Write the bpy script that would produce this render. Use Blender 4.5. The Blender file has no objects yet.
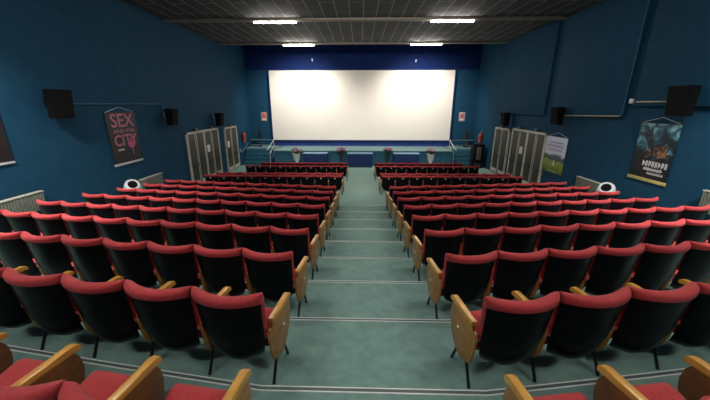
import bpy, bmesh, math, random
from math import sin, cos, pi, radians, sqrt
from mathutils import Vector, Matrix
random.seed(7)
S = bpy.context.scene
COL = S.collection

# ------------------------------------------------------------------ camera
CZ = 3.97
CX = -0.105
PITCH, YAW = 16.9, 1.5
cd = bpy.data.cameras.new('camera'); cam = bpy.data.objects.new('camera', cd); COL.objects.link(cam)
cam.location = (CX, 0, CZ); cam.rotation_euler = (radians(90 - PITCH), 0, radians(YAW))
cd.sensor_width = 36; cd.lens = 16.02; cd.clip_start = .05; cd.shift_x = .0054
S.camera = cam

# ------------------------------------------------------------------ light and exposure
S.view_settings.view_transform = 'Standard'; S.view_settings.look = 'None'
S.view_settings.gamma = 1; S.view_settings.use_curve_mapping = False
S.view_settings.exposure = 1.2
w = bpy.data.worlds.new('world'); S.world = w; w.use_nodes = True
w.node_tree.nodes['Background'].inputs[0].default_value = (.02, .025, .03, 1)
w.node_tree.nodes['Background'].inputs[1].default_value = 1

BEAM_Y = [-1.2, 3.9, 9.0, 14.1, 19.2]
TUBE = 36.0
def area(name, loc, rot, sx, sy, power, col=(1, .95, .87)):
    d = bpy.data.lights.new(name, 'AREA'); d.shape = 'RECTANGLE'; d.size = sx; d.size_y = sy
    d.energy = power; d.color = col
    o = bpy.data.objects.new(name, d); COL.objects.link(o); o.location = loc; o.rotation_euler = rot
    return o
# added fill spot at the unseen rear wall, there to brighten the screen
fill = bpy.data.lights.new('screen_fill', 'SPOT'); fill.energy = 1900; fill.spot_size = radians(38); fill.spot_blend = .7; fill.shadow_soft_size = .08; fill.color = (1, .95, .87)
fill_o = bpy.data.objects.new('screen_fill', fill); COL.objects.link(fill_o); fill_o.location = (0, -2.4, 6.6); fill_o.rotation_euler = (radians(90 - 7.5), 0, 0)
# house spots high up near the side walls, over the rear seats
for hx in (-1, 1):
    hl = bpy.data.lights.new('house_spot', 'SPOT'); hl.energy = 1000; hl.spot_size = radians(104); hl.spot_blend = .6; hl.shadow_soft_size = .06; hl.color = (1, .95, .88)
    ho = bpy.data.objects.new('house_spot', hl); COL.objects.link(ho); ho.location = (hx * 5.7, 2.9, 7.0)
    ho.rotation_euler = Vector((hx * .35, .25, -1)).to_track_quat('-Z', 'Y').to_euler()
# the spots tucked behind the last ceiling beam, above the stage
for hx in (-1, 1):
    hl = bpy.data.lights.new('stage_spot', 'SPOT'); hl.energy = 620; hl.spot_size = radians(120); hl.spot_blend = .85; hl.shadow_soft_size = .15; hl.color = (1, .95, .88)
    ho = bpy.data.objects.new('stage_spot', hl); COL.objects.link(ho); ho.location = (hx * 3.6, 19.9, 7.1)
    ho.rotation_euler = Vector((hx * .5, 3.3, -4.6)).to_track_quat('-Z', 'Y').to_euler()

# ------------------------------------------------------------------ helpers
def link(o, parent=None):
    COL.objects.link(o)
    if parent is not None: o.parent = parent
    return o
def tag(o, label=None, cat=None, group=None, kind=None):
    if label: o['label'] = label
    if cat: o['category'] = cat
    if group: o['group'] = group
    if kind: o['kind'] = kind
    return o
def empty(name, loc=(0, 0, 0), rz=0, label=None, cat=None, group=None):
    o = bpy.data.objects.new(name, None); COL.objects.link(o)
    o.location = loc; o.rotation_euler = (0, 0, rz); o.empty_display_size = .1
    return tag(o, label, cat, group)

class MB:
    def __init__(s): s.bm = bmesh.new()
    def box(s, c, d, bev=0, rot=None):
        r = bmesh.ops.create_cube(s.bm, size=1)
        vs = r['verts']
        bmesh.ops.scale(s.bm, vec=d, verts=vs)
        if bev:
            es = list({e for v in vs for e in v.link_edges})
            rb = bmesh.ops.bevel(s.bm, geom=es, offset=bev, segments=2, affect='EDGES', profile=.5)
            vs = list({v for f in rb['faces'] for v in f.verts} | {v for v in vs if v.is_valid})
        if rot is not None: bmesh.ops.rotate(s.bm, cent=(0, 0, 0), matrix=rot, verts=vs)
        bmesh.ops.translate(s.bm, vec=c, verts=vs)
        return s
    def tube(s, pts, r, n=8, r2=None):
        pts = [Vector(p) for p in pts]; rings = []
        for i, p in enumerate(pts):
            t = (pts[min(i + 1, len(pts) - 1)] - pts[max(i - 1, 0)]).normalized()
            a = Vector((0, 0, 1)) if abs(t.z) < .9 else Vector((1, 0, 0))
            u = t.cross(a).normalized(); v = t.cross(u)
            rr = r if r2 is None else r + (r2 - r) * i / (len(pts) - 1)
            rings.append([s.bm.verts.new(p + u * rr * cos(2 * pi * k / n) + v * rr * sin(2 * pi * k / n)) for k in range(n)])
        for A, B in zip(rings, rings[1:]):
            for k in range(n): s.bm.faces.new((A[k], A[(k + 1) % n], B[(k + 1) % n], B[k]))
        s.bm.faces.new(rings[0][::-1]); s.bm.faces.new(rings[-1])
        return s
    def lathe(s, prof, c=(0, 0, 0), n=20, M=None):
        M = M or Matrix.Identity(3); c = Vector(c); rings = []
        for r, z in prof:
            rings.append([s.bm.verts.new(c + M @ Vector((r * cos(2 * pi * k / n), r * sin(2 * pi * k / n), z))) for k in range(n)])
        for A, B in zip(rings, rings[1:]):
            for k in range(n): s.bm.faces.new((A[k], A[(k + 1) % n], B[(k + 1) % n], B[k]))
        s.bm.faces.new(rings[0][::-1]); s.bm.faces.new(rings[-1])
        return s
    def prism(s, poly, x0, x1, bev=0):
        """outline in the YZ plane, extruded along X"""
        A = [s.bm.verts.new((x0, y, z)) for y, z in poly]; B = [s.bm.verts.new((x1, y, z)) for y, z in poly]
        n = len(poly); fa = s.bm.faces.new(A[::-1]); fb = s.bm.faces.new(B)
        for k in range(n): s.bm.faces.new((A[k], A[(k + 1) % n], B[(k + 1) % n], B[k]))
        if bev:
            es = list(set(fa.edges) | set(fb.edges))
            bmesh.ops.bevel(s.bm, geom=es, offset=bev, segments=2, affect='EDGES', profile=.5)
        return s
    def extr_x(s, path, depth_fn):  # unused hook kept small
        return s
    def face(s, pts): s.bm.faces.new([s.bm.verts.new(p) for p in pts]); return s
    def mesh(s, name, m, ang=40):
        bmesh.ops.recalc_face_normals(s.bm, faces=s.bm.faces[:])
        me = bpy.data.meshes.new(name); s.bm.to_mesh(me); s.bm.free()
        for mm in (m if isinstance(m, (list, tuple)) else [m]): me.materials.append(mm)
        for p in me.polygons: p.use_smooth = True
        me.set_sharp_from_angle(angle=radians(ang))
        return me
    def build(s, name, m, parent=None, ang=40):
        return link(bpy.data.objects.new(name, s.mesh(name, m, ang)), parent)

def struct(name, mb, m, parent=None):
    o = mb.build(name, m, parent, 30)
    if parent is None: o['kind'] = 'structure'
    return o

# ------------------------------------------------------------------ materials
def mat(name, col, rough=.6, metal=0, noise=None, bump=None, emit=None, spec=.5, sheen=0, col2=None, stretch=None, coat=0):
    m = bpy.data.materials.new(name); m.use_nodes = True; nt = m.node_tree; b = nt.nodes['Principled BSDF']
    b.inputs['Base Color'].default_value = (*col, 1); b.inputs['Roughness'].default_value = rough
    b.inputs['Metallic'].default_value = metal; b.inputs['Specular IOR Level'].default_value = spec
    if sheen: b.inputs['Sheen Weight'].default_value = sheen; b.inputs['Sheen Roughness'].default_value = .4
    if coat: b.inputs['Coat Weight'].default_value = coat; b.inputs['Coat Roughness'].default_value = .15
    tc = nt.nodes.new('ShaderNodeTexCoord'); mp = nt.nodes.new('ShaderNodeMapping')
    nt.links.new(tc.outputs['Object'], mp.inputs[0])
    if stretch: mp.inputs['Scale'].default_value = stretch
    if noise:
        n = nt.nodes.new('ShaderNodeTexNoise'); n.inputs['Scale'].default_value = noise; n.inputs['Detail'].default_value = 5
        nt.links.new(mp.outputs[0], n.inputs['Vector'])
        r = nt.nodes.new('ShaderNodeValToRGB'); r.color_ramp.elements[0].position = .32; r.color_ramp.elements[1].position = .68
        r.color_ramp.elements[0].color = (*(col2 or [c * .72 for c in col]), 1); r.color_ramp.elements[1].color = (*col, 1)
        nt.links.new(n.outputs['Fac'], r.inputs[0]); nt.links.new(r.outputs[0], b.inputs['Base Color'])
    if bump:
        sc, st = bump
        n = nt.nodes.new('ShaderNodeTexNoise'); n.inputs['Scale'].default_value = sc; n.inputs['Detail'].default_value = 3
        nt.links.new(mp.outputs[0], n.inputs['Vector'])
        bp = nt.nodes.new('ShaderNodeBump'); bp.inputs['Strength'].default_value = st; bp.inputs['Distance'].default_value = .01
        nt.links.new(n.outputs['Fac'], bp.inputs['Height']); nt.links.new(bp.outputs[0], b.inputs['Normal'])
    if emit:
        b.inputs['Emission Color'].default_value = (*emit[0], 1); b.inputs['Emission Strength'].default_value = emit[1]
    return m

M_carpet = mat('carpet', (.20, .335, .305), .95, noise=9, bump=(220, .5), col2=(.145, .255, .238), spec=.1, sheen=.6); M_carpet.node_tree.nodes['Principled BSDF'].inputs['Sheen Tint'].default_value = (.72, 1, .86, 1)
M_riser = mat('riser_carpet', (.09, .165, .16), .95, noise=14, bump=(220, .5), spec=.1)
M_wall = mat('wall_paint', (.011, .060, .116), .75, noise=3.5, bump=(9, .25), col2=(.0095, .051, .100), spec=.12)
M_blue = mat('royal_blue_wall', (.001, .0145, .092), .8, noise=3, bump=(40, .2), spec=.2)
M_teal = mat('stage_front_teal', (.03, .125, .19), .8, noise=6, bump=(60, .2), spec=.2)
M_stage = mat('stage_top', (.17, .28, .29), .8, noise=6, bump=(80, .3), spec=.2)
M_screen = mat('screen_cloth', (.80, .75, .68), .85, noise=2, col2=(.78, .73, .66), spec=.1)
M_black = mat('black_paint', (.012, .012, .013), .5)
M_speaker = mat('speaker_cabinet', (.004, .004, .005), .7, spec=.2, noise=60, bump=(150, .3))
M_grille = mat('speaker_grille', (.005, .0045, .005), .9, spec=.15, bump=(400, .6))
M_red = mat('red_fabric', (.46, .050, .056), .85, noise=55, bump=(330, .45), col2=(.38, .037, .043), sheen=.12, spec=.2)
M_shell = mat('black_vinyl', (.0045, .0048, .0065), .30, bump=(260, .05), spec=.09)
M_wood = mat('varnished_beech', (.62, .33, .055), .3, noise=9, bump=(30, .08), col2=(.50, .24, .036), stretch=(6, 1, 1), coat=.3)
M_wood2 = mat('beech_panel', (.40, .19, .042), .38, noise=7, bump=(30, .08), col2=(.25, .105, .022), stretch=(6, 1, 3), coat=.2)
M_steel = mat('black_steel', (.012, .012, .014), .35, metal=.3)
M_alu = mat('aluminium', (.85, .87, .86), .5, metal=.15)
M_dark_strip = mat('rubber_strip', (.09, .13, .13), .7)
M_chrome = mat('chrome', (.60, .66, .66), .3, metal=.85)
M_beam = mat('beam_timber', (.24, .20, .165), .7, noise=8, col2=(.19, .155, .125), stretch=(.3, 1, 1))
M_door = mat('grey_door_leaf', (.065, .063, .055), .55, noise=5, col2=(.04, .04, .036), stretch=(5, 5, .6), spec=.3)
M_frame = mat('pale_door_frame', (.60, .57, .49), .5, noise=8)
M_rad = mat('radiator_enamel', (.17, .175, .15), .5, noise=9, col2=(.13, .135, .115))
M_white = mat('white_plastic', (.75, .77, .82), .35)
M_paper = mat('white_paper', (.75, .75, .73), .8)
M_leaf = mat('dark_leaf', (.02, .05, .02), .6, noise=14)
M_leaf2 = mat('leaf', (.05, .09, .03), .6, noise=14)
M_cloth_blue = mat('navy_cloth', (.004, .028, .125), .85, noise=10, bump=(50, .2))
M_cloth_top = mat('pale_blue_top', (.20, .33, .47), .7, noise=10)
M_pink = mat('pink_petal', (.35, .10, .22), .7, noise=20, col2=(.2, .12, .2))
M_mauve = mat('mauve_petal', (.34, .20, .27), .7, noise=20, col2=(.22, .17, .17))
M_pot = mat('pale_planter', (.62, .66, .64), .6, noise=10)
M_vase = mat('dark_vase', (.03, .03, .045), .4, noise=10)
M_fire = mat('red_enamel', (.72, .08, .03), .3, coat=.4)
M_conduit = mat('beige_conduit', (.46, .42, .33), .5, noise=9)
M_conduit_blue = mat('blue_conduit', (.02, .12, .22), .5, noise=9)
M_tube = mat('lit_tube', (1, 1, 1), .5, emit=((1, .95, .87), TUBE)); M_tube2 = mat('lit_tube_rear', (1, 1, 1), .5, emit=((1, .95, .87), TUBE * 2.5)); M_tube3 = mat('lit_tube_front', (1, 1, 1), .5, emit=((1, .95, .87), TUBE * 1.2))
M_fix = mat('fixture_white', (.6, .6, .58), .5, noise=8)
M_post_pink = mat('pink_lettering', (.52, .19, .28), .7, noise=40, col2=(.40, .12, .20))
M_post_wht = mat('white_lettering', (.75, .72, .70), .7)
M_post_prp = mat('purple_lettering', (.42, .24, .45), .7)
M_bar = mat('poster_bar_silver', (.55, .52, .55), .45)

def ceiling_mat():
    m = mat('ceiling_boards', (.05, .045, .04), .85); nt = m.node_tree; b = nt.nodes['Principled BSDF']
    tc = nt.nodes['Texture Coordinate']; mp = nt.nodes['Mapping']
    mp.inputs['Rotation'].default_value = (0, 0, pi / 2)
    br = nt.nodes.new('ShaderNodeTexBrick'); nt.links.new(mp.outputs[0], br.inputs['Vector'])
    br.inputs['Scale'].default_value = 1; br.inputs['Brick Width'].default_value = 2.4; br.inputs['Row Height'].default_value = .5
    br.inputs['Mortar Size'].default_value = .022; br.inputs['Mortar Smooth'].default_value = .3
    br.inputs['Color1'].default_value = (.060, .058, .058, 1); br.inputs['Color2'].default_value = (.046, .044, .044, 1)
    br.inputs['Mortar'].default_value = (.36, .34, .31, 1)
    n = nt.nodes.new('ShaderNodeTexNoise'); n.inputs['Scale'].default_value = 3; n.inputs['Detail'].default_value = 6
    mp2 = nt.nodes.new('ShaderNodeMapping'); mp2.inputs['Scale'].default_value = (8, .6, 1)
    nt.links.new(tc.outputs['Object'], mp2.inputs[0]); nt.links.new(mp2.outputs[0], n.inputs['Vector'])
    mx = nt.nodes.new('ShaderNodeMix'); mx.data_type = 'RGBA'; mx.blend_type = 'MULTIPLY'; mx.inputs[0].default_value = .6
    nt.links.new(br.outputs['Color'], mx.inputs[6]); nt.links.new(n.outputs['Color'], mx.inputs[7])
    r = nt.nodes.new('ShaderNodeValToRGB'); r.color_ramp.elements[0].position = .3; r.color_ramp.elements[0].color = (.6, .6, .6, 1)
    r.color_ramp.elements[1].position = .7
    nt.links.new(n.outputs['Fac'], r.inputs[0]); nt.links.new(r.outputs[0], mx.inputs[7])
    nt.links.new(mx.outputs[2], b.inputs['Base Color'])
    return m
M_ceil = ceiling_mat()

# ------------------------------------------------------------------ room shell
W = 8.0; YB = -2.6; YF = 23.3; ZC = CZ + 3.25; YC = 19.36
P = .965; Y0 = 1.73; SL = .13; HA = .78
def slope(k): return max(.108, .142 - .009 * k)
def N_y(k, x):
    d = max(0, abs(x) - HA); return Y0 + P * k + slope(k) * d + d * d / 300
def F(k): return CZ - 1.9 - .17 * k + .0035 * k * k
RAMP = [(9.45, CZ - 3.12), (12.0, CZ - 3.42), (15.6, CZ - 3.86), (20.8, 0.02), (YF + .2, 0.0)]
def ramp_z(y):
    for (a, za), (b, zb) in zip(RAMP, RAMP[1:]):
        if y <= b: return za + (zb - za) * max(0, y - a) / (b - a)
    return 0
XS = [-W, -6, -4, -2, -HA, HA, 2, 4, 6, W]
mb = MB()
def strip(mbx, A, B):
    for a, b, c, d in zip(A, A[1:], B[1:], B): mbx.face([a, b, c, d])
prev = [(x, YB, F(0)) for x in XS]
for k in range(9):
    edge = [(x, N_y(k, x), F(k)) for x in XS]
    strip(mb, prev, edge)
    zl = F(k + 1) if k < 8 else RAMP[0][1]
    low = [(x, y, zl) for x, y, z in edge]
    strip(mb, edge, low); prev = low
# meet the ramp
prev_r = [(x, N_y(8, x) + .02, RAMP[0][1]) for x in XS]
strip(mb, prev, prev_r); prev = prev_r
for y, z in [(10.4, None), (12.0, None), (15.6, None), (20.8, None), (YF + .2, None)]:
    nx = [(x, y, ramp_z(y)) for x in XS]
    strip(mb, prev, nx); prev = nx
bmesh.ops.remove_doubles(mb.bm, verts=mb.bm.verts[:], dist=.002)
floor = struct('floor', mb, M_carpet)

def box_struct(name, x0, x1, y0, y1, z0, z1, m, bev=0):
    return struct(name, MB().box(((x0 + x1) / 2, (y0 + y1) / 2, (z0 + z1) / 2), (x1 - x0, y1 - y0, z1 - z0), bev), m)
HT = 8.6
box_struct('wall_left', -W - .2, -W, YB, YF + .2, -.3, HT, M_wall)
box_struct('wall_right', W, W + .2, YB, YF + .2, -.3, HT, M_wall)
box_struct('wall_back', -W - .2, W + .2, YB - .2, YB, -.3, HT, M_wall)
box_struct('wall_front', -W - .2, W + .2, YF, YF + .2, -.3, HT, M_wall)
box_struct('ceiling', -W, W, YB, YC, ZC, ZC + .1, M_ceil)
box_struct('ceiling_over_stage', -W, W, YC - .1, YF, HT - .1, HT, M_ceil)
box_struct('ceiling_edge', -W, W, YC - .02, YC + .03, ZC - .02, HT - .1, M_black)
# royal blue band above and below the screen
SX = -.02; SHW = 6.36; SZ0, SZ1 = CZ - 2.5, CZ + 2.2
box_struct('trim_1', -7.99, 7.99, YF - .06, YF, SZ1 + .05, HT - .1, M_blue)
box_struct('trim_2', SX - SHW - .05, SX + SHW + .05, YF - .06, YF, 1.0, SZ0 - .02, mat('blue_brightened', (.006, .035, .20), .8, noise=3))  # lower band in a brighter blue, making up for less light there
# stage
st = MB()
st.box((.1, (20.85 + YF) / 2, .50), (11.7, YF - 20.85, .98)); st.box((-6.85, 22.6, .50), (2.3, 1.4, .98)); st.box((6.95, 22.6, .50), (2.1, 1.4, .98))
struct('stage_front', st, M_teal)
st = MB(); st.box((.1, (20.8 + YF) / 2, 1.015), (11.8, YF - 20.8, .05)); st.box((-6.85, 22.58, 1.015), (2.3, 1.42, .05)); st.box((6.95, 22.58, 1.015), (2.1, 1.42, .05))
struct('stage_floor', st, M_stage)
for sx in (-1, 1):
    st = MB()
    for i in range(4): st.box((sx * 6.95, 20.9 + .26 * i + .13 + (1.04 - .26 * i) / 2 - .13, .125 + .25 * i - .01), (1.9, 1.04 - .26 * i, .23))
    struct('stage_steps', st, M_teal)

# ceiling beams
for i, y in enumerate(BEAM_Y):
    b = MB().box((0, y, ZC - .035), (2 * W - .02, .30, .09), .01)
    struct('trim_%d' % (3 + i), b, M_beam)
# raised acoustic panels on the side walls
def wall_panel(n, sx, y0, y1, z0, th=.11):
    x = sx * (W - th / 2)
    b = MB().box((x, (y0 + y1) / 2, (z0 + ZC) / 2), (th, y1 - y0, ZC - z0 - .01), .006)
    struct('trim_%d' % n, b, M_wall)
wall_panel(10, 1, 4.0, 9.87, CZ - .06); wall_panel(11, 1, 10.2, 13.9, CZ - .38); wall_panel(12, 1, 14.45, 19.4, CZ - .5)


# step edge strips: two light ridges with a dark insert, bent at the aisle corners
def ribbon(xs, fy, z, y_off, wdt, th, m, name, parent):
    b = MB(); rows = []
    for x in xs:
        y = fy(x) + y_off
        rows.append([b.bm.verts.new((x, y, z)), b.bm.verts.new((x, y, z + th)), b.bm.verts.new((x, y - wdt, z + th)), b.bm.verts.new((x, y - wdt, z))])
    for A, B in zip(rows, rows[1:]):
        for k in range(4): b.bm.faces.new((A[k], A[(k + 1) % 4], B[(k + 1) % 4], B[k]))
    b.bm.faces.new(rows[0]); b.bm.faces.new(rows[-1][::-1])
    return b.build(name, m, parent, 30)
for k in range(9):
    r = bpy.data.objects.new('trim_%d' % (20 + k), None); link(r); r['kind'] = 'structure'
    fy = lambda x, k=k: N_y(k, x)
    ribbon(XS, fy, F(k), .003, .008, .006, M_alu, 'front_ridge', r)
    ribbon(XS, fy, F(k), -.005, .026, .003, M_dark_strip, 'insert', r)
    ribbon(XS, fy, F(k), -.031, .008, .005, M_alu, 'rear_ridge', r)

# baseboards hidden low along the walls
for nm, x in (('baseboard_left', -W + .01), ('baseboard_right', W - .01)):
    box_struct(nm, x - .01, x + .01, 9.6, 20.8, 0.0, .0 + .1, M_black)

# ------------------------------------------------------------------ doors
def door_set(n, sx, y0, y1, leaves, zf, h, notes=()):
    """double doors in a pale frame on a side wall; sx -1 left, 1 right"""
    r = bpy.data.objects.new('door_%d' % n, None); link(r); r['kind'] = 'structure'
    r.location = (sx * W, (y0 + y1) / 2, zf); r.rotation_euler = (0, 0, -sx * pi / 2 + pi)   # local +Y points into the hall
    w_ = y1 - y0
    fr = MB()
    fr.box((0, .05, h - .05), (w_, .10, .10), .008)
    for x in (-w_ / 2 + .04, w_ / 2 - .04): fr.box((x, .05, h / 2), (.08, .10, h), .008)
    for i in range(1, leaves):
        if i % 2 == 0 : fr.box((-w_ / 2 + w_ * i / leaves, .05, h / 2), (.10, .10, h), .008)
    fr.build('door_frame', M_frame, r)
    lw = w_ / leaves
    for i in range(leaves):
        cx = -w_ / 2 + lw * (i + .5)
        lf = MB().box((cx, .035, h / 2 - .04), (lw - .07, .05, h - .12), .006)
        L = lf.build('leaf', M_door, r)
        e = MB()
        for sxx in (-1, 1): e.box((cx + sxx * (lw / 2 - .065), .066, h / 2 - .04), (.05, .012, h - .16), .003)
        e.box((cx, .066, .16), (lw - .1, .012, .2), .003)
        e.build('edge_strip', M_frame, L)
        hd = MB().tube([(cx - .3 * lw, .07, 1.0), (cx - .3 * lw, .13, 1.0), (cx + .3 * lw, .13, 1.0), (cx + .3 * lw, .07, 1.0)], .022)
        hd.build('panic_bar', M_black, L)
        if i in notes:
            MB().box((cx + .05, .066, 1.62), (.30, .008, .36)).build('notice', M_paper, L)
    # small fittings on top of the frame
    for i in range(max(1, leaves // 2)):
        cx = -w_ / 2 + w_ * (i + .5) / max(1, leaves // 2)
        MB().box((cx, .10, h + .07), (.30, .12, .12), .02).build('exit_light', M_vase, r)
    return r
door_set(1, -1, 14.3, 17.6, 4, ramp_z(15.3) , 2.58, (1,))
door_set(2, -1, 18.45, 20.3, 2, ramp_z(19.4), 2.62, (1,))
door_set(3, 1, 14.0, 17.15, 4, ramp_z(15.3), 2.62, (2,))
door_set(4, 1, 17.5, 19.3, 2, ramp_z(18.0), 2.62)

# ------------------------------------------------------------------ seats
def interp(tab, t):
    for (a, va), (b, vb) in zip(tab, tab[1:]):
        if t <= b: return va + (vb - va) * (t - a) / (b - a)
    return tab[-1][1]
def smooth_tab(tab, n=40):
    a, b = tab[0][0], tab[-1][0]; xs = [a + (b - a) * i / n for i in range(n + 1)]; ys = [interp(tab, x) for x in xs]
    for _ in range(6): ys = [ys[0]] + [(ys[i - 1] + 2 * ys[i] + ys[i + 1]) / 4 for i in range(1, n)] + [ys[-1]]
    return list(zip(xs, ys))
HWT = smooth_tab([(.165, .06), (.19, .135), (.225, .183), (.29, .217), (.38, .238), (.48, .248), (.67, .256), (.825, .264)])
PRO = smooth_tab([(.165, .19), (.225, .125), (.295, .085), (.43, .050), (.58, .028), (.735, .008), (.825, -.002)])
def curved(h0, h1, off0, off1, infl=0, nu=16, nv=18, eu=8, ev=10, bulge=.084, dw=0):
    """curved slab following the seat back; off0/off1 rear and front offset"""
    mb = MB(); F_, B_ = [], []
    us = [sin(pi / 2 * (-1 + 2 * i / nu)) for i in range(nu + 1)]
    vs = [sin(pi / 2 * (-1 + 2 * j / nv)) for j in range(nv + 1)]
    for v in vs:
        h = (h0 + h1) / 2 + v * (h1 - h0) / 2; fr, br = [], []
        for u in us:
            k = sqrt(max(0, (1 - abs(u) ** eu)) * max(0, (1 - abs(v) ** ev)))
            x = u * (interp(HWT, h) + dw); mid = (off0 + off1) / 2; T = (off1 - off0) / 2 * k
            y = interp(PRO, h) - bulge * (1 - u * u)
            hh = h + (.012 * (abs(u) ** 3) * max(0, v))
            fr.append(mb.bm.verts.new((x, y + mid + T, hh))); br.append(mb.bm.verts.new((x, y + mid - T, hh)))
        F_.append(fr); B_.append(br)
    for j in range(nv):
        for i in range(nu):
            mb.bm.faces.new((F_[j][i], F_[j][i + 1], F_[j + 1][i + 1], F_[j + 1][i]))
            mb.bm.faces.new((B_[j][i], B_[j + 1][i], B_[j + 1][i + 1], B_[j][i + 1]))
    bmesh.ops.remove_doubles(mb.bm, verts=mb.bm.verts[:], dist=.0004)
    return mb
ARMZ = .57
def arm_mesh(x):
    mb = MB(); poly = [(.095, ARMZ - .034), (.095, ARMZ - .006), (.10, ARMZ)]
    poly += [(.425 + .04 * sin(q), ARMZ - .03 + .03 * cos(q)) for q in [i * pi / 2 / 5 for i in range(6)]]
    poly += [(.462, ARMZ - .045), (.45, ARMZ - .048), (.43, ARMZ - .034)]
    mb.prism(poly, x - .023, x + .023, .006); return mb
def panel_mesh(x):
    mb = MB()
    tab = [(.10, .53), (.42, .53), (.448, .48), (.458, .41), (.45, .35), (.42, .28), (.37, .21), (.31, .165), (.25, .145), (.19, .155), (.14, .19), (.10, .26), (.08, .36), (.08, .47)]
    mb.prism(tab, x - .013, x + .013, .005); return mb
def cushion_mesh():
    # raised tip-up cushion: superelliptic slab tilted about 24 degrees
    mb = MB(); nu, nv = 14, 14; hw, L, T = .198, .33, .048; T0, B0 = [], []
    a = radians(15)
    for j in range(nv + 1):
        v = sin(pi / 2 * (-1 + 2 * j / nv)); t, b = [], []
        for i in range(nu + 1):
            u = sin(pi / 2 * (-1 + 2 * i / nu))
            k = sqrt(max(0, 1 - abs(u) ** 7) * max(0, 1 - abs(v) ** 6))
            px, py = u * hw * (1 - .05 * max(0, v) ** 6), (v + 1) / 2 * L
            crown = .018 * (1 - u * u) * (1 - v * v)
            for lst, pz in ((t, T * k + crown), (b, -T * k * .8)):
                lst.append(mb.bm.verts.new((px, .145 + py * cos(a) - pz * sin(a), .285 + py * sin(a) + pz * cos(a))))
        T0.append(t); B0.append(b)
    for j in range(nv):
        for i in range(nu):
            mb.bm.faces.new((T0[j][i], T0[j][i + 1], T0[j + 1][i + 1], T0[j + 1][i]))
            mb.bm.faces.new((B0[j][i], B0[j + 1][i], B0[j + 1][i + 1], B0[j][i + 1]))
    bmesh.ops.remove_doubles(mb.bm, verts=mb.bm.verts[:], dist=.0004)
    return mb
def pan_mesh():
    mb = MB(); a = radians(15)
    mb.box((0, 0, 0), (.40, .27, .02), .008, Matrix.Rotation(a, 3, 'X'))
    bmesh.ops.translate(mb.bm, vec=(0, .145 + .16 * cos(a) + .052 * sin(a), .285 + .16 * sin(a) - .052 * cos(a)), verts=mb.bm.verts[:])
    mb.tube([(-.25, .16, .33), (.25, .16, .33)], .012)
    return mb

me_shell = curved(.165, .778, -.018, .006, dw=-.008).mesh('shell', M_shell, 60)
def backpad():
    mb = curved(.46, .785, .004, .070, dw=-.002)
    r = curved(.752, .826, -.030, .066, nv=10, ev=3.2, eu=14)
    me = bpy.data.meshes.new('tmp'); r.bm.to_mesh(me); r.bm.free(); mb.bm.from_mesh(me); bpy.data.meshes.remove(me)
    return mb
me_pad = backpad().mesh('backrest', M_red, 60)
me_cush = cushion_mesh().mesh('seat', M_red, 60)
me_pan = pan_mesh().mesh('seat_pan', M_steel)
def std_meshes(x):
    return dict(post=MB().prism([(.045, .50), (.085, .50), (.10, .36), (.125, .24), (.15, .18), (.11, .19), (.075, .25), (.055, .36)], x - .010, x + .010, .003).mesh('rear_post', M_wood2), arm=arm_mesh(x).mesh('armrest', M_wood), panel=panel_mesh(x).mesh('side_panel', M_wood2),
                rear=MB().tube([(x, .175, .36), (x, .15, .2), (x + .0, .06, .006)], .0125).mesh('leg', M_steel),
                front=MB().tube([(x, .26, .26), (x, .30, .18), (x, .375, .006)], .0125).mesh('leg', M_steel),
                bolt=MB().lathe([(.004, -.004), (.012, -.003), (.012, .003), (.004, .004)], (x + math.copysign(.0155, x), .30, .37), 10, Matrix.Rotation(pi / 2, 3, 'Y')).mesh('bolt', M_alu))
STD = {-1: std_meshes(-.2655), 1: std_meshes(.2655)}
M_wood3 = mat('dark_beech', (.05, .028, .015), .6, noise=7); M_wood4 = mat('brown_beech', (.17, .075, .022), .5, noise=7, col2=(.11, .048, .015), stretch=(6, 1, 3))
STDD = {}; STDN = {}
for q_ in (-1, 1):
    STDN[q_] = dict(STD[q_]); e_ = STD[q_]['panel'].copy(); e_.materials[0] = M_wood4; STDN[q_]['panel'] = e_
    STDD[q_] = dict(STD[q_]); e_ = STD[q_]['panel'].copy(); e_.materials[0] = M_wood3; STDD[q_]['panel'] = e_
me_plate = MB().box((0, -.094, .715), (.05, .008, .035), .003).mesh('number_plate', M_pot)

def mk(name, me, parent):
    o = bpy.data.objects.new(name, me); COL.objects.link(o); o.parent = parent; return o
def add_standard(root, side, end, far=False):
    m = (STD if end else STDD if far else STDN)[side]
    mk('armrest', m['arm'], root); p = mk('side_panel', m['panel'], root)
    mk('leg', m['rear'], root); mk('leg', m['front'], root)
    mk('rear_post', m['post'], root)
    if end: mk('bolt', m['bolt'], p)
def make_seat(side, first, last, plate, far):
    """side: +1 block right of the aisle (its aisle side is local -x)"""
    root = bpy.data.objects.new('cinema_seat', None); COL.objects.link(root); root.empty_display_size = .1
    mk('backrest', me_pad, root); mk('back_shell', me_shell, root)
    c = mk('seat', me_cush, root); mk('seat_pan', me_pan, c)
    add_standard(root, -side, first, far)
    if last: add_standard(root, side, True)
    if plate: mk('number_plate', me_plate, root)
    return root
def copy_tree(o, parent=None):
    c = o.copy(); COL.objects.link(c); c.parent = parent
    for ch in o.children: copy_tree(ch, c)
    return c
def proj(x, y, z):
    ya, pa = radians(YAW), radians(PITCH)
    x -= CX; z = CZ - z
    xr = x * cos(ya) + y * sin(ya); yr = -x * sin(ya) + y * cos(ya)
    d = yr * cos(pa) + z * sin(pa); v = -yr * sin(pa) + z * cos(pa)
    if d < .15: return None
    return 351.2 + 316 * xr / d, 200 + 316 * v / d
ORD = ['first', 'second', 'third', 'fourth', 'fifth', 'sixth', 'seventh', 'eighth', 'ninth', 'tenth', 'eleventh']
PITCH_S = .531
rows = [('row at the bottom edge', Y0 + P * (k - 1) + .11 + .97 * 0, F(k), k, True) for k in range(9)]
rows = []
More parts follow.
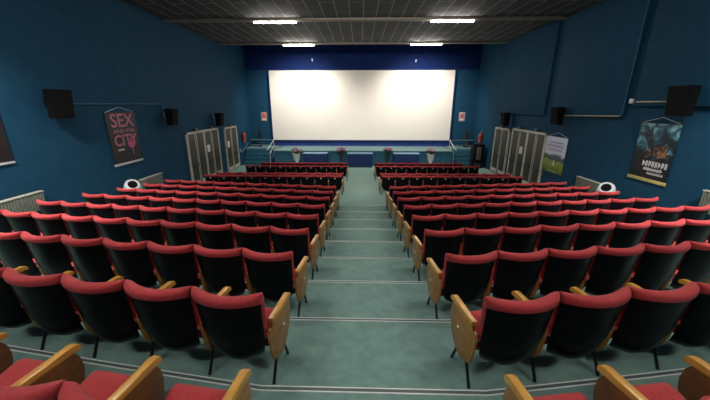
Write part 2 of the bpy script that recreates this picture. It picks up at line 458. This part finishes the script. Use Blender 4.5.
for k in range(9):
    nm = 'row nearest the camera' if k == 0 else '%s row down from the camera' % ORD[k]
    rows.append((nm, (1.84 if k else 1.84) + P * (k - 1) + (.03 if k > 2 else 0), F(k), slope(k), 10, False))
rows.append(('row just past the cross aisle', 11.75, None, 0, 10, True))
rows.append(('second row past the cross aisle', 12.72, None, 0, 10, False))
rows.append(('second row from the stage', 16.15, None, 0, 10, True))
rows.append(('frontmost row by the stage', 17.1, None, 0, 9, False))
protos = {}
n_seat = 0
for nm, yk, zk, sl, cnt, plate in rows:
    for side in (-1, 1):
        sname = 'left' if side < 0 else 'right'
        for i in range(cnt):
            d = (i + .5) * PITCH_S; x = (.742 if side > 0 else .755) + d; y = yk + sl * d + (d * d / 300 if sl else 0)
            rz = side * math.atan(sl + (d / 150 if sl else 0)); X = side * x
            z = zk if zk is not None else ramp_z(y + .2)
            pts = [proj(X + a, y + b, z + c) for a in (-.28, .28) for b in (0, .5) for c in (0, .84)]
            pts = [p for p in pts if p]
            if not pts or max(p[0] for p in pts) < 2 or min(p[0] for p in pts) > 708 or min(p[1] for p in pts) > 398: continue
            key = (side, i == 0, i == cnt - 1, plate, sl == 0)
            if key in protos: o = copy_tree(protos[key])
            else: o = protos[key] = make_seat(*key)
            o.location = (X, y, z); o.rotation_euler = (0, 0, rz)
            pos = 'aisle-end' if i == 0 else None
            if i == 0: lab = 'red cinema seat on the %s edge of the aisle, %s' % (sname, nm)
            elif i == cnt - 1: lab = 'red cinema seat at the wall end, %s block, %s' % (sname, nm)
            else: lab = 'red cinema seat %s from the aisle, %s block, %s' % (ORD[i], sname, nm)
            tag(o, lab, 'seat', 'red and black tip-up cinema seats in rows'); n_seat += 1
print('seats', n_seat)

# ------------------------------------------------------------------ screen
scr = empty('projection_screen', (SX, YF - .12, SZ0), 0, 'huge blank white cinema screen on the front wall', 'screen')
b = MB(); hh = SZ1 - SZ0
b.box((0, 0, hh / 2), (2 * SHW, .02, hh)); b.build('screen_cloth', M_screen, scr)
b = MB(); b.box((0, -.0, -.03), (2 * SHW + .16, .1, .06), .005); b.box((0, 0, hh + .03), (2 * SHW + .16, .1, .06), .005)
for s in (-1, 1): b.box((s * (SHW + .04), 0, hh / 2), (.08, .1, hh), .005)
b.build('border', M_cloth_blue, scr)

# ------------------------------------------------------------------ ceiling lights
for yi, y in enumerate(BEAM_Y):
    for s in (-1, 1):
        x = s * 3.52
        lab = None
        row = {3: 'on the nearer visible beam', 4: 'on the beam nearest the screen', 2: 'on the third beam from the screen', 1: 'on the fourth beam from the screen', 0: 'on the beam above the rear rows'}[yi]
        o = empty('ceiling_light', (x, y - .02, ZC - .08), 0, 'lit white tube light, %s of centre, %s' % ('left' if s < 0 else 'right', row), 'ceiling light', 'tube lights on the ceiling beams')
        MB().box((0, 0, -.012), (1.74, .14, .024), .004).build('housing', M_fix, o)
        MB().box((0, 0, -.045), (1.68, .09, .045), .015).build('tube', (M_tube2, M_tube2, M_tube, M_tube, M_tube3)[yi], o)

# ------------------------------------------------------------------ speakers
def speaker(sx, y, z, hgt, label, wd=.46, tilt=14, yaw=12):
    # the cabinet hangs from the wall and leans down into the hall
    o = bpy.data.objects.new('wall_speaker', None); link(o); tag(o, label, 'speaker', 'black speakers on the side walls')
    o.location = (sx * (W - .33), y, z)
    # local +Y faces into the hall; trapezoid plan
    b = MB(); w2, w1, dp = wd / 2, wd / 3.4, .36
    top = []; bot = []
    pl = [(-w2, dp / 2), (w2, dp / 2), (w1, -dp / 2), (-w1, -dp / 2)]
    t = [b.bm.verts.new((x, yy, hgt / 2)) for x, yy in pl]; bt = [b.bm.verts.new((x, yy - (.0 if yy < 0 else .09), -hgt / 2)) for x, yy in pl]
    b.bm.faces.new(t); b.bm.faces.new(bt[::-1])
    for k in range(4): b.bm.faces.new((bt[k], bt[(k + 1) % 4], t[(k + 1) % 4], t[k]))
    bmesh.ops.bevel(b.bm, geom=b.bm.edges[:], offset=.008, segments=2, affect='EDGES')
    b.build('cabinet', M_speaker, o)
    g = MB()
    q = [(-w2 + .02, dp / 2 + .004, hgt / 2 - .02), (w2 - .02, dp / 2 + .004, hgt / 2 - .02), (w2 - .02, dp / 2 - .086, -hgt / 2 + .03), (-w2 + .02, dp / 2 - .086, -hgt / 2 + .03)]
    A = [g.bm.verts.new(v) for v in q]; B = [g.bm.verts.new((v[0], v[1] + .012, v[2])) for v in q]
    g.bm.faces.new(A[::-1]); g.bm.faces.new(B)
    for k in range(4): g.bm.faces.new((A[k], A[(k + 1) % 4], B[(k + 1) % 4], B[k]))
    g.build('grille', M_grille, o)
    br = MB().tube([(0, -dp / 2 + .01, .05), (0, -.33, .05)], .02); br.box((0, -.315, .05), (.12, .02, .2), .004)
    br.build('bracket', M_steel, o)
    o.rotation_euler = (0, 0, -sx * pi / 2 + pi)
    return o
speaker(-1, 8.1, CZ + .0, .70, 'largest black wall speaker, left wall above the banner', .56)
speaker(-1, 12.95, CZ - .50, .66, 'black wall speaker, left wall, middle of the three')
speaker(-1, 17.4, CZ - .80, .68, 'small black wall speaker, left wall above the far doors')
speaker(1, 8.18, CZ + .07, .70, 'largest black wall speaker, right wall above the dark poster', .56)
speaker(1, 13.05, CZ - .45, .66, 'black wall speaker, right wall above the landscape poster')
speaker(1, 17.6, CZ - .78, .68, 'small black wall speaker, right wall over the doors')

# ------------------------------------------------------------------ posters
def text_part(s, x, y, size, m, parent, name='lettering', sx=1.0, z=.012, extr=.002):
    cu = bpy.data.curves.new('t', 'FONT'); cu.body = s; cu.size = size; cu.align_x = 'CENTER'; cu.align_y = 'CENTER'; cu.extrude = extr; cu.resolution_u = 3
    cu.offset = size * .012
    t = bpy.data.objects.new('t', cu); COL.objects.link(t)
    dg = bpy.context.evaluated_depsgraph_get(); me = bpy.data.meshes.new_from_object(t.evaluated_get(dg))
    bpy.data.objects.remove(t); me.transform(Matrix.Translation((x, y, z)) @ Matrix.Diagonal((sx, 1, 1, 1)))
    me.materials.clear(); me.materials.append(m)
    return link(bpy.data.objects.new(name, me), parent)
def poster_mat(name, stops, nscale, grad=None, rough=.45):
    """printed picture: noise-driven patches, optional bands by height"""
    m = mat(name, (.1, .1, .1), rough); nt = m.node_tree; b = nt.nodes['Principled BSDF']; tc = nt.nodes['Texture Coordinate']
    n = nt.nodes.new('ShaderNodeTexNoise'); n.inputs['Scale'].default_value = nscale; n.inputs['Detail'].default_value = 6; n.inputs['Distortion'].default_value = .8
    nt.links.new(tc.outputs['Object'], n.inputs['Vector'])
    sep = nt.nodes.new('ShaderNodeSeparateXYZ'); nt.links.new(tc.outputs['Object'], sep.inputs[0])
    ad = nt.nodes.new('ShaderNodeMath'); ad.operation = 'MULTIPLY_ADD'
    gs, go, na = grad
    ad.inputs[1].default_value = gs; ad.inputs[2].default_value = go; nt.links.new(sep.outputs['Y'], ad.inputs[0])
    ma = nt.nodes.new('ShaderNodeMath'); ma.operation = 'MULTIPLY_ADD'; ma.inputs[1].default_value = na; nt.links.new(n.outputs['Fac'], ma.inputs[0]); nt.links.new(ad.outputs[0], ma.inputs[2])
    r = nt.nodes.new('ShaderNodeValToRGB'); cr = r.color_ramp
    cr.elements[0].position = stops[0][0]; cr.elements[0].color = (*stops[0][1], 1)
    cr.elements[1].position = stops[-1][0]; cr.elements[1].color = (*stops[-1][1], 1)
    for p_, c_ in stops[1:-1]: e = cr.elements.new(p_); e.color = (*c_, 1)
    nt.links.new(ma.outputs[0], r.inputs[0]); nt.links.new(r.outputs[0], b.inputs['Base Color'])
    return m
def poster(name, sx, y0, y1, z0, z1, msheet, mbar, label, bar_h=.05):
    o = bpy.data.objects.new(name, None); link(o); tag(o, label, 'poster')
    w_, h_ = y1 - y0, z1 - z0
    xo = sx * (W - .03)
    yc = (y0 + y1) / 2
    # local x to the viewer's right, y up, z out of the wall
    if sx < 0: R_ = Matrix(((0, 0, 1), (1, 0, 0), (0, 1, 0)))
    else: R_ = Matrix(((0, 0, -1), (-1, 0, 0), (0, 1, 0)))
    o.matrix_world = Matrix.Translation((xo, yc, (z0 + z1) / 2)) @ R_.to_4x4()
    MB().box((0, 0, 0), (w_, h_, .012)).build('sheet', msheet, o)
    MB().box((0, -h_ / 2 - bar_h / 2, .004), (w_ + .04, bar_h, .03), .005).build('bottom_bar', mbar, o)
    MB().tube([(-w_ / 2 - .02, h_ / 2, .002), (w_ / 2 + .02, h_ / 2, .002)], .014).build('top_rod', M_steel, o)
    MB().tube([(-w_ / 2, h_ / 2, 0), (0, h_ / 2 + .16, -.015), (w_ / 2, h_ / 2, 0)], .006).build('cord', M_alu, o)
    return o, w_, h_
def blob(pts, m, parent, name, z=.008, th=.004):
    mb = MB(); A = [mb.bm.verts.new((x, y, z)) for x, y in pts]; B = [mb.bm.verts.new((x, y, z + th)) for x, y in pts]
    mb.bm.faces.new(A[::-1]); mb.bm.faces.new(B)
    for k in range(len(pts)): mb.bm.faces.new((A[k], A[(k + 1) % len(pts)], B[(k + 1) % len(pts)], B[k]))
    return mb.build(name, m, parent)
# left banner
M_ban = poster_mat('banner_dark', [(0, (.004, .0035, .006)), (.5, (.008, .006, .010)), (1, (.018, .014, .02))], 4, (0, 0, 1))
o, w_, h_ = poster('hanging_banner', -1, 9.87, 11.2, CZ - 1.88, CZ - .26, M_ban, M_bar, 'dark banner with pink lettering hanging on the left wall', .07)
text_part('SEX', 0.02, h_ * .33, .60, M_post_pink, o, sx=1.05)
text_part('AND THE', 0.03, h_ * .13, .15, M_post_pink, o, sx=1.5)
text_part('CITY', 0.03, -.10, .50, M_post_pink, o, sx=.98)
ban = o
blob([(.20, -.05), (.26, .0), (.31, -.04), (.30, -.12), (.40, -.2), (.38, -.33), (.30, -.36), (.29, -.6), (.26, -.6), (.25, -.36), (.12, -.33), (.13, -.22), (.21, -.14)], mat('pink_figure', (.50, .08, .22), .7), o, 'figure')
# partly cropped poster at the left edge
M_pl = poster_mat('poster_dark_red', [(0, (.02, .012, .012)), (.58, (.014, .008, .010)), (.70, (.10, .045, .04)), (1, (.30, .17, .13))], 1.8, (0, 0, 1))
o, w_, h_ = poster('wall_poster', -1, 5.6, 6.93, CZ - 1.24, CZ + .35, M_pl, M_bar, 'dark poster cut off by the left edge of the view', .05)
# right near poster: stormy blue scene, brown figure, white title
M_pr = poster_mat('poster_storm', [(0, (.004, .005, .007)), (.50, (.006, .010, .014)), (.60, (.015, .07, .11)), (.70, (.08, .26, .34)), (.80, (.40, .58, .60))], 3.6, (.30, -.08, 1.12))
M_yel = mat('yellow_band', (.55, .46, .16), .6, noise=8)
o, w_, h_ = poster('wall_poster', 1, 8.32, 9.50, CZ - 2.0, CZ - .5, M_pr, M_yel, 'dark stormy film poster with brown figure, right wall', .09)
M_skin = poster_mat('print_brown', [(0, (.01, .006, .005)), (.45, (.04, .018, .012)), (.56, (.20, .09, .045)), (.8, (.5, .28, .16))], 9, (0, 0, 1))
blob([(-.02, .02), (.04, .13), (.14, .17), (.24, .15), (.33, .20), (.40, .15), (.42, .02), (.46, -.10), (.38, -.17), (.30, -.12), (.20, -.18), (.10, -.13), (.02, -.08)], M_skin, o, 'figure')
blob([(-.22, -.10), (-.18, .02), (-.12, .06), (-.06, .0), (-.05, -.10), (-.10, -.2), (-.2, -.2)], M_skin, o, 'smaller_figure')
def scribble(o, x0, x1, y, h, m, n, skew=.0, name='lettering'):
    # unreadable printed line: short upright strokes of uneven width
    mb = MB(); step = (x1 - x0) / n; rr = random.Random(int((y + 5) * 1000))
    for i in range(n):
        cx = x0 + (i + .5) * step; yy = y + skew * (cx - x0)
        mb.box((cx - step * .22, yy, .012), (step * .22, h, .004)); mb.box((cx + step * .18, yy, .012), (step * .2, h * rr.choice((.6, 1)), .004))
        mb.box((cx, yy + h * rr.choice((-.38, 0, .38)), .012), (step * .6, h * .22, .004))
    return mb.build(name, m, o)
scribble(ban, -.42, -.12, -.38, .05, M_post_wht, 7)
scribble(o, -.24, .54, -.34, .15, M_post_wht, 8); scribble(o, -.16, .42, -.49, .08, M_post_wht, 11); scribble(o, -.02, .48, -.60, .06, M_post_wht, 9)
# right far poster: pale sky over green field
M_pg = poster_mat('poster_field', [(0, (.03, .06, .02)), (.10, (.10, .17, .02)), (.30, (.28, .34, .05)), (.36, (.04, .06, .05)), (.44, (.10, .12, .16)), (.50, (.72, .76, .86)), (1, (.62, .74, .90))], 2.6, (.58, .36, .22))
o, w_, h_ = poster('wall_poster', 1, 12.6, 14.0, CZ - 2.75, CZ - 1.28, M_pg, M_vase, 'landscape poster of pale sky over a green field, right wall by the doors', .03)
scribble(o, -.45, .5, .50, .07, M_post_prp, 12); scribble(o, -.55, .55, .36, .11, M_post_prp, 9); scribble(o, -.45, .5, .20, .11, M_post_prp, 8); scribble(o, -.35, .4, -.68, .06, mat('cream_lettering', (.5, .5, .3), .7), 12)
blob([(.02, -.3), (.05, -.2), (.10, -.22), (.12, -.42), (.0, -.45)], M_post_wht, o, 'figure')

# small red-and-white notices on the front wall
for sx, X in ((-1, -6.98), (1, 7.12)):
    o = bpy.data.objects.new('wall_notice', None); link(o)
    tag(o, 'small reddish notice on the front wall, %s of the screen' % ('left' if sx < 0 else 'right'), 'sign')
    o.matrix_world = Matrix.Translation((X, YF - .02, CZ - .86)) @ Matrix(((1, 0, 0), (0, 0, -1), (0, 1, 0))).to_4x4()
    MB().box((0, 0, 0), (.42, .62, .02), .004).build('sheet', mat('salmon_sheet', (.50, .24, .22) if sx < 0 else (.50, .40, .40), .7, noise=6), o)
    MB().lathe([(.001, .012), (.13, .012), (.13, .018), (.001, .018)], (0, .06, 0), 18).build('red_disc', mat('notice_red', (.5, .09, .08), .7), o)
    MB().box((0, -.2, .014), (.28, .07, .006)).build('text_block', M_post_wht, o)
# little white cameras hung on the blue band
for X, z in ((-3.35, 6.83), (3.65, 6.75)):
    o = empty('wall_camera', (X, YF - .06, z), 0, 'tiny white fitting on the blue band, %s of centre' % ('left' if X < 0 else 'right'), 'camera')
    MB().box((0, -.03, 0), (.07, .06, .16), .01).build('mount', M_white, o)
    MB().tube([(0, -.05, .05), (0, -.2, .02)], .045).build('camera_body', M_white, o)

# ------------------------------------------------------------------ conduits
def conduit(pts, m, label, name='wall_conduit', r=.022):
    return tag(MB().tube(pts, r, 8).build(name, m), label, 'pipe')
conduit([(-W + .035, 8.75, CZ), (-W + .035, 12.88, CZ), (-W + .035, 12.9, CZ - .22), (-W + .035, 13.05, CZ - .3)], M_conduit_blue, 'blue painted conduit joining two speakers on the left wall')
conduit([(W - .14, 8.2, CZ - .0 + .06), (W - .14, 9.75, CZ + .06)], M_conduit, 'beige conduit beside the largest speaker on the right wall')
conduit([(W - .14, 4.2, CZ + .03), (W - .14, 7.6, CZ + .03)], M_vase, 'dark tube drawn as the shadow line towards the right edge of the view')  # thin dark tube in place of the shadow line beyond the speaker
conduit([(W - .135, 13.0, CZ - .43), (W - .135, 10.3, CZ - .36), (W - .13, 10.22, CZ - .34)], M_conduit, 'beige conduit running to the middle right speaker')
conduit([(W - .13, 10.17, CZ - .30), (W - .13, 10.17, ZC - .02)], M_conduit_blue, 'blue conduit climbing the right wall to the ceiling', r=.018)
tag(MB().box((W - .09, 9.98, CZ + .08), (.06, .12, .13), .01).build('junction_box', M_white), 'small white junction box on the right wall', 'junction box')

# ------------------------------------------------------------------ radiators
def radiator(sx, y0, y1, z0, z1, label):
    o = bpy.data.objects.new('radiator', None); link(o); tag(o, label, 'radiator', 'radiators along the side walls')
    o.location = (sx * (W - .03), (y0 + y1) / 2, z0); L = y1 - y0; h = z1 - z0
    o.rotation_euler = (0, 0, -sx * pi / 2 + pi)
    b = MB(); n = int(L / .06)
    b.box((0, .10, h / 2), (L - .02, .06, h - .02), .005)
    for i in range(n): b.box((-L / 2 + (i + .5) * L / n, .135, h / 2), (L / n * .55, .03, h - .06), .008)
    b.build('body', M_rad, o)
    MB().box((0, .10, h), (L, .13, .025), .006).build('top_grille', M_frame, o)
    for s in (-1, 1): MB().box((s * L * .35, .035, h / 2), (.04, .12, h * .6)).build('bracket', M_rad, o)
radiator(-1, 5.0, 7.25, CZ - 2.48, CZ - 2.03, 'long pale radiator low on the left wall, nearer one')
radiator(-1, 10.7, 11.95, CZ - 3.1, CZ - 2.58, 'pale radiator low on the left wall behind the white fan')
radiator(1, 5.2, 7.25, CZ - 2.42, CZ - 1.90, 'pale radiator at the right edge of the view')
radiator(1, 10.1, 11.5, CZ - 3.02, CZ - 2.52, 'pale radiator low on the right wall behind the white fan')

# white drum fans beside the radiators
def drum_fan(x, y, z, rz, label):
    o = empty('drum_fan', (x, y, z), rz, label, 'fan', 'white drum fans on the side aisles')
    R_ = Matrix.Rotation(radians(-52), 3, 'X')
    MB().lathe([(.04, -.19), (.15, -.17), (.205, -.1), (.225, .0), (.215, .07), (.19, .11), (.155, .13), (.135, .12), (.13, .08)], (0, 0, .66), 28, R_).build('housing', M_white, o)
    MB().lathe([(.002, .112), (.134, .108), (.134, .096), (.002, .096)], (0, 0, .66), 24, R_).build('grille', M_grille, o)
    MB().tube([(-.235, 0, .66), (-.25, 0, .15), (-.18, 0, .02), (.18, 0, .02), (.25, 0, .15), (.235, 0, .66)], .013).build('stand', M_white, o)
    MB().tube([(-.18, -.2, .017), (-.18, .2, .017)], .015).tube([(.18, -.2, .017), (.18, .2, .017)], .015).build('foot', M_white, o)
drum_fan(-7.35, 9.6, CZ - 3.17, radians(228), 'white drum fan with dark opening by the left wall')
drum_fan(7.5, 9.6, CZ - 3.17, radians(132), 'white drum fan with dark opening by the right wall')

# ------------------------------------------------------------------ stage front
for X0, X1, lab in ((-3.73, -2.18, 'left of the centre one'), (-.88, .74, 'at the foot of the aisle'), (2.1, 3.73, 'right of the centre one')):
    o = empty('stage_block', ((X0 + X1) / 2, 20.5, ramp_z(20.5)), 0, 'navy blue block against the stage, ' + lab, 'block', 'navy blocks along the stage front')
    wd = X1 - X0
    b = MB().box((0, 0, .44), (wd, .62, .88), .015); b.build('body', M_cloth_blue, o)
    MB().box((0, 0, .895), (wd + .04, .66, .03), .006).build('top', M_cloth_top, o)
    MB().box((0, -.315, .04), (wd - .1, .012, .06)).build('plinth', M_black, o)

def flowers(parent, z0, r, m, n=26, seed=1):
    rr = random.Random(seed); b = MB(); lf = MB()
    for i in range(n):
        th = rr.uniform(0, 2 * pi); q = r * sqrt(rr.random()); x, y = q * cos(th), q * sin(th); z = z0 + .18 + rr.uniform(0, .25) * (1 - .5 * q / r)
        bmesh.ops.create_icosphere(b.bm, subdivisions=1, radius=rr.uniform(.055, .09), matrix=Matrix.Translation((x, y, z)) @ Matrix.Diagonal((1, 1, .7, 1)))
        lf.tube([(x * .2, y * .2, z0), (x, y, z)], .006, 4)
        a = rr.uniform(0, 6.28); L = rr.uniform(.1, .2); px, py, pz = x * .8, y * .8, z - .1
        lf.face([(px, py, pz), (px + L * cos(a) - .03, py + L * sin(a), pz + .04), (px + 1.6 * L * cos(a), py + 1.6 * L * sin(a), pz + .0), (px + L * cos(a) + .03, py + L * sin(a), pz - .02)])
    b.build('blooms', m, parent); lf.build('foliage', M_leaf2, parent)
for X, lab, kind in ((-4.2, 'mauve flowers in a pale planter left of the blocks', 0), (-1.3, 'pink flowers in a tall dark vase, left of the centre block', 1), (1.72, 'pink flowers in a tall dark vase, right of the centre block', 1), (4.5, 'mauve flowers in a pale planter right of the blocks', 0)):
    z = ramp_z(20.5)
    o = empty('flower_stand', (X, 20.5, z), 0, lab, 'flowers', 'flower arrangements along the stage front')
    if kind == 0:
        MB().lathe([(.17, 0), (.17, .03), (.12, .05), (.12, .4), (.16, .42)], n=16).build('pedestal', M_pot, o)
        MB().lathe([(.20, .42), (.25, .80), (.27, .83), (.27, .86), (.22, .86), (.2, .8)], n=20).build('planter', M_pot, o)
        flowers(o, .84, .29, M_mauve, 44, int(X * 10) + 90)
    else:
        MB().lathe([(.12, 0), (.13, .04), (.07, .12), (.09, .5), (.16, .8), (.18, .9), (.15, .9), (.12, .85)], n=18).build('vase', M_vase, o)
        flowers(o, .88, .27, M_pink, 44, int(X * 10) + 90)

# potted plants at the two ends of the stage
def plant(x, y, z, label, m, seed, H=1.2):
    o = empty('potted_plant', (x, y, z), 0, label, 'plant', 'dark potted plants beside the screen')
    MB().lathe([(.12, 0), (.17, .28), (.185, .3), (.16, .3), (.14, .26)], n=18).build('pot', M_vase, o)
    rr = random.Random(seed); lf = MB(); stm = MB()
    for k in range(7):
        a = rr.uniform(0, 6.28); lean = rr.uniform(.03, .16); top = Vector((lean * cos(a), lean * sin(a), H * rr.uniform(.75, 1)))
        stm.tube([(0, 0, .25), (top.x * .5, top.y * .5, top.z * .6), tuple(top)], .008, 5)
        for q in range(9):
            t = .35 + .65 * q / 8; b0 = Vector((top.x * t, top.y * t, .25 + (top.z - .25) * t)); aa = rr.uniform(0, 6.28); L = rr.uniform(.12, .24)
            d = Vector((cos(aa), sin(aa), rr.uniform(-.2, .5))) * L; sd = Vector((-sin(aa), cos(aa), 0)) * L * .28
            lf.face([tuple(b0), tuple(b0 + d * .5 + sd), tuple(b0 + d), tuple(b0 + d * .5 - sd)])
    stm.build('stem', M_leaf, o); f = lf.build('foliage', m, o)
    sm = f.modifiers.new('s', 'SOLIDIFY'); sm.thickness = .003
plant(-7.2, 22.7, 1.045, 'dark potted plant at the left end of the stage', M_leaf, 3)
plant(7.35, 22.7, 1.045, 'leafy potted plant at the right end of the stage', M_leaf2, 5, 1.35)

# chrome handrails beside the stage steps
for s in (-1, 1):
    o = empty('stage_handrail', (s * 6.0, 20.9, ramp_z(20.9)), 0, 'chrome handrail beside the stage steps, %s side' % ('left' if s < 0 else 'right'), 'railing', 'chrome handrails by the stage')
    xa = 0
    for y, zz in ((-.25, 0), (.85, 0)):
        MB().tube([(0, y - .0, 0.0), (0, y, 1.25 + (.35 if y > 0 else 0))], .03).build('post', M_chrome, o)
    MB().tube([(s * .1, -.5, 1.1), (0, -.25, 1.25), (0, .85, 1.6), (s * .6, 1.0, 1.6), (s * 1.6, 1.0, 1.6)], .028).build('top_rail', M_chrome, o)
    MB().tube([(0, -.25, .8), (0, .85, 1.2), (s * .6, .98, 1.25), (s * 1.6, .98, 1.25)], .028).build('lower_rail', M_chrome, o)
    o2 = empty('wall_handrail', (s * 7.85, 20.9, ramp_z(20.9)), 0, 'chrome handrail on the side wall by the stage steps, %s side' % ('left' if s < 0 else 'right'), 'railing', 'chrome handrails by the stage')
    MB().tube([(0, -.55, 1.15), (-s * .05, -.4, .95), (-s * .05, 1.0, 1.35)], .022).build('rail', M_chrome, o2)
    for y in (-.35, .95): MB().tube([(-s * .05, y, .965 + (y + .35) * .285), (s * .13, y, .965 + (y + .35) * .285)], .012).build('bracket', M_chrome, o2)

# fire extinguishers
def extinguisher(sx, y, z, label):
    o = empty('fire_extinguisher', (sx * (W - .16), y, z), 0, label, 'fire extinguisher', 'red fire extinguishers near the stage')
    MB().lathe([(.09, 0), (.105, .02), (.105, .50), (.08, .58), (.035, .62), (.035, .65)], n=20).build('cylinder', M_fire, o)
    MB().tube([(0, 0, .65), (0, 0, .72), (-sx * .02, -.14, .76)], .02).build('valve', M_chrome, o)
    MB().tube([(0, .02, .68), (-sx * .06, -.12, .66), (-sx * .1, -.13, .45), (-sx * .09, -.11, .2)], .014).build('hose', M_black, o)
    MB().box((sx * .125, 0, .35), (.05, .12, .3), .005).build('bracket', M_steel, o)
extinguisher(-1, 21.25, 1.55, 'red fire extinguisher on the left wall beside the stage')
extinguisher(1, 21.3, 1.55, 'red fire extinguisher on the right wall beside the stage')
# dark cabinet below the right extinguisher
o = empty('floor_cabinet', (7.45, 20.45, ramp_z(20.4)), 0, 'dark upright cabinet in the right front corner by the steps', 'cabinet')
MB().box((0, 0, .75), (.7, .5, 1.5), .02).build('body', M_speaker, o)
MB().box((0, -.256, .95), (.30, .012, .8), .004).build('front_panel', mat('grey_pink_panel', (.16, .12, .13), .6, noise=5), o)
MB().box((0, -.256, .2), (.5, .012, .25), .004).build('drawer', M_vase, o)
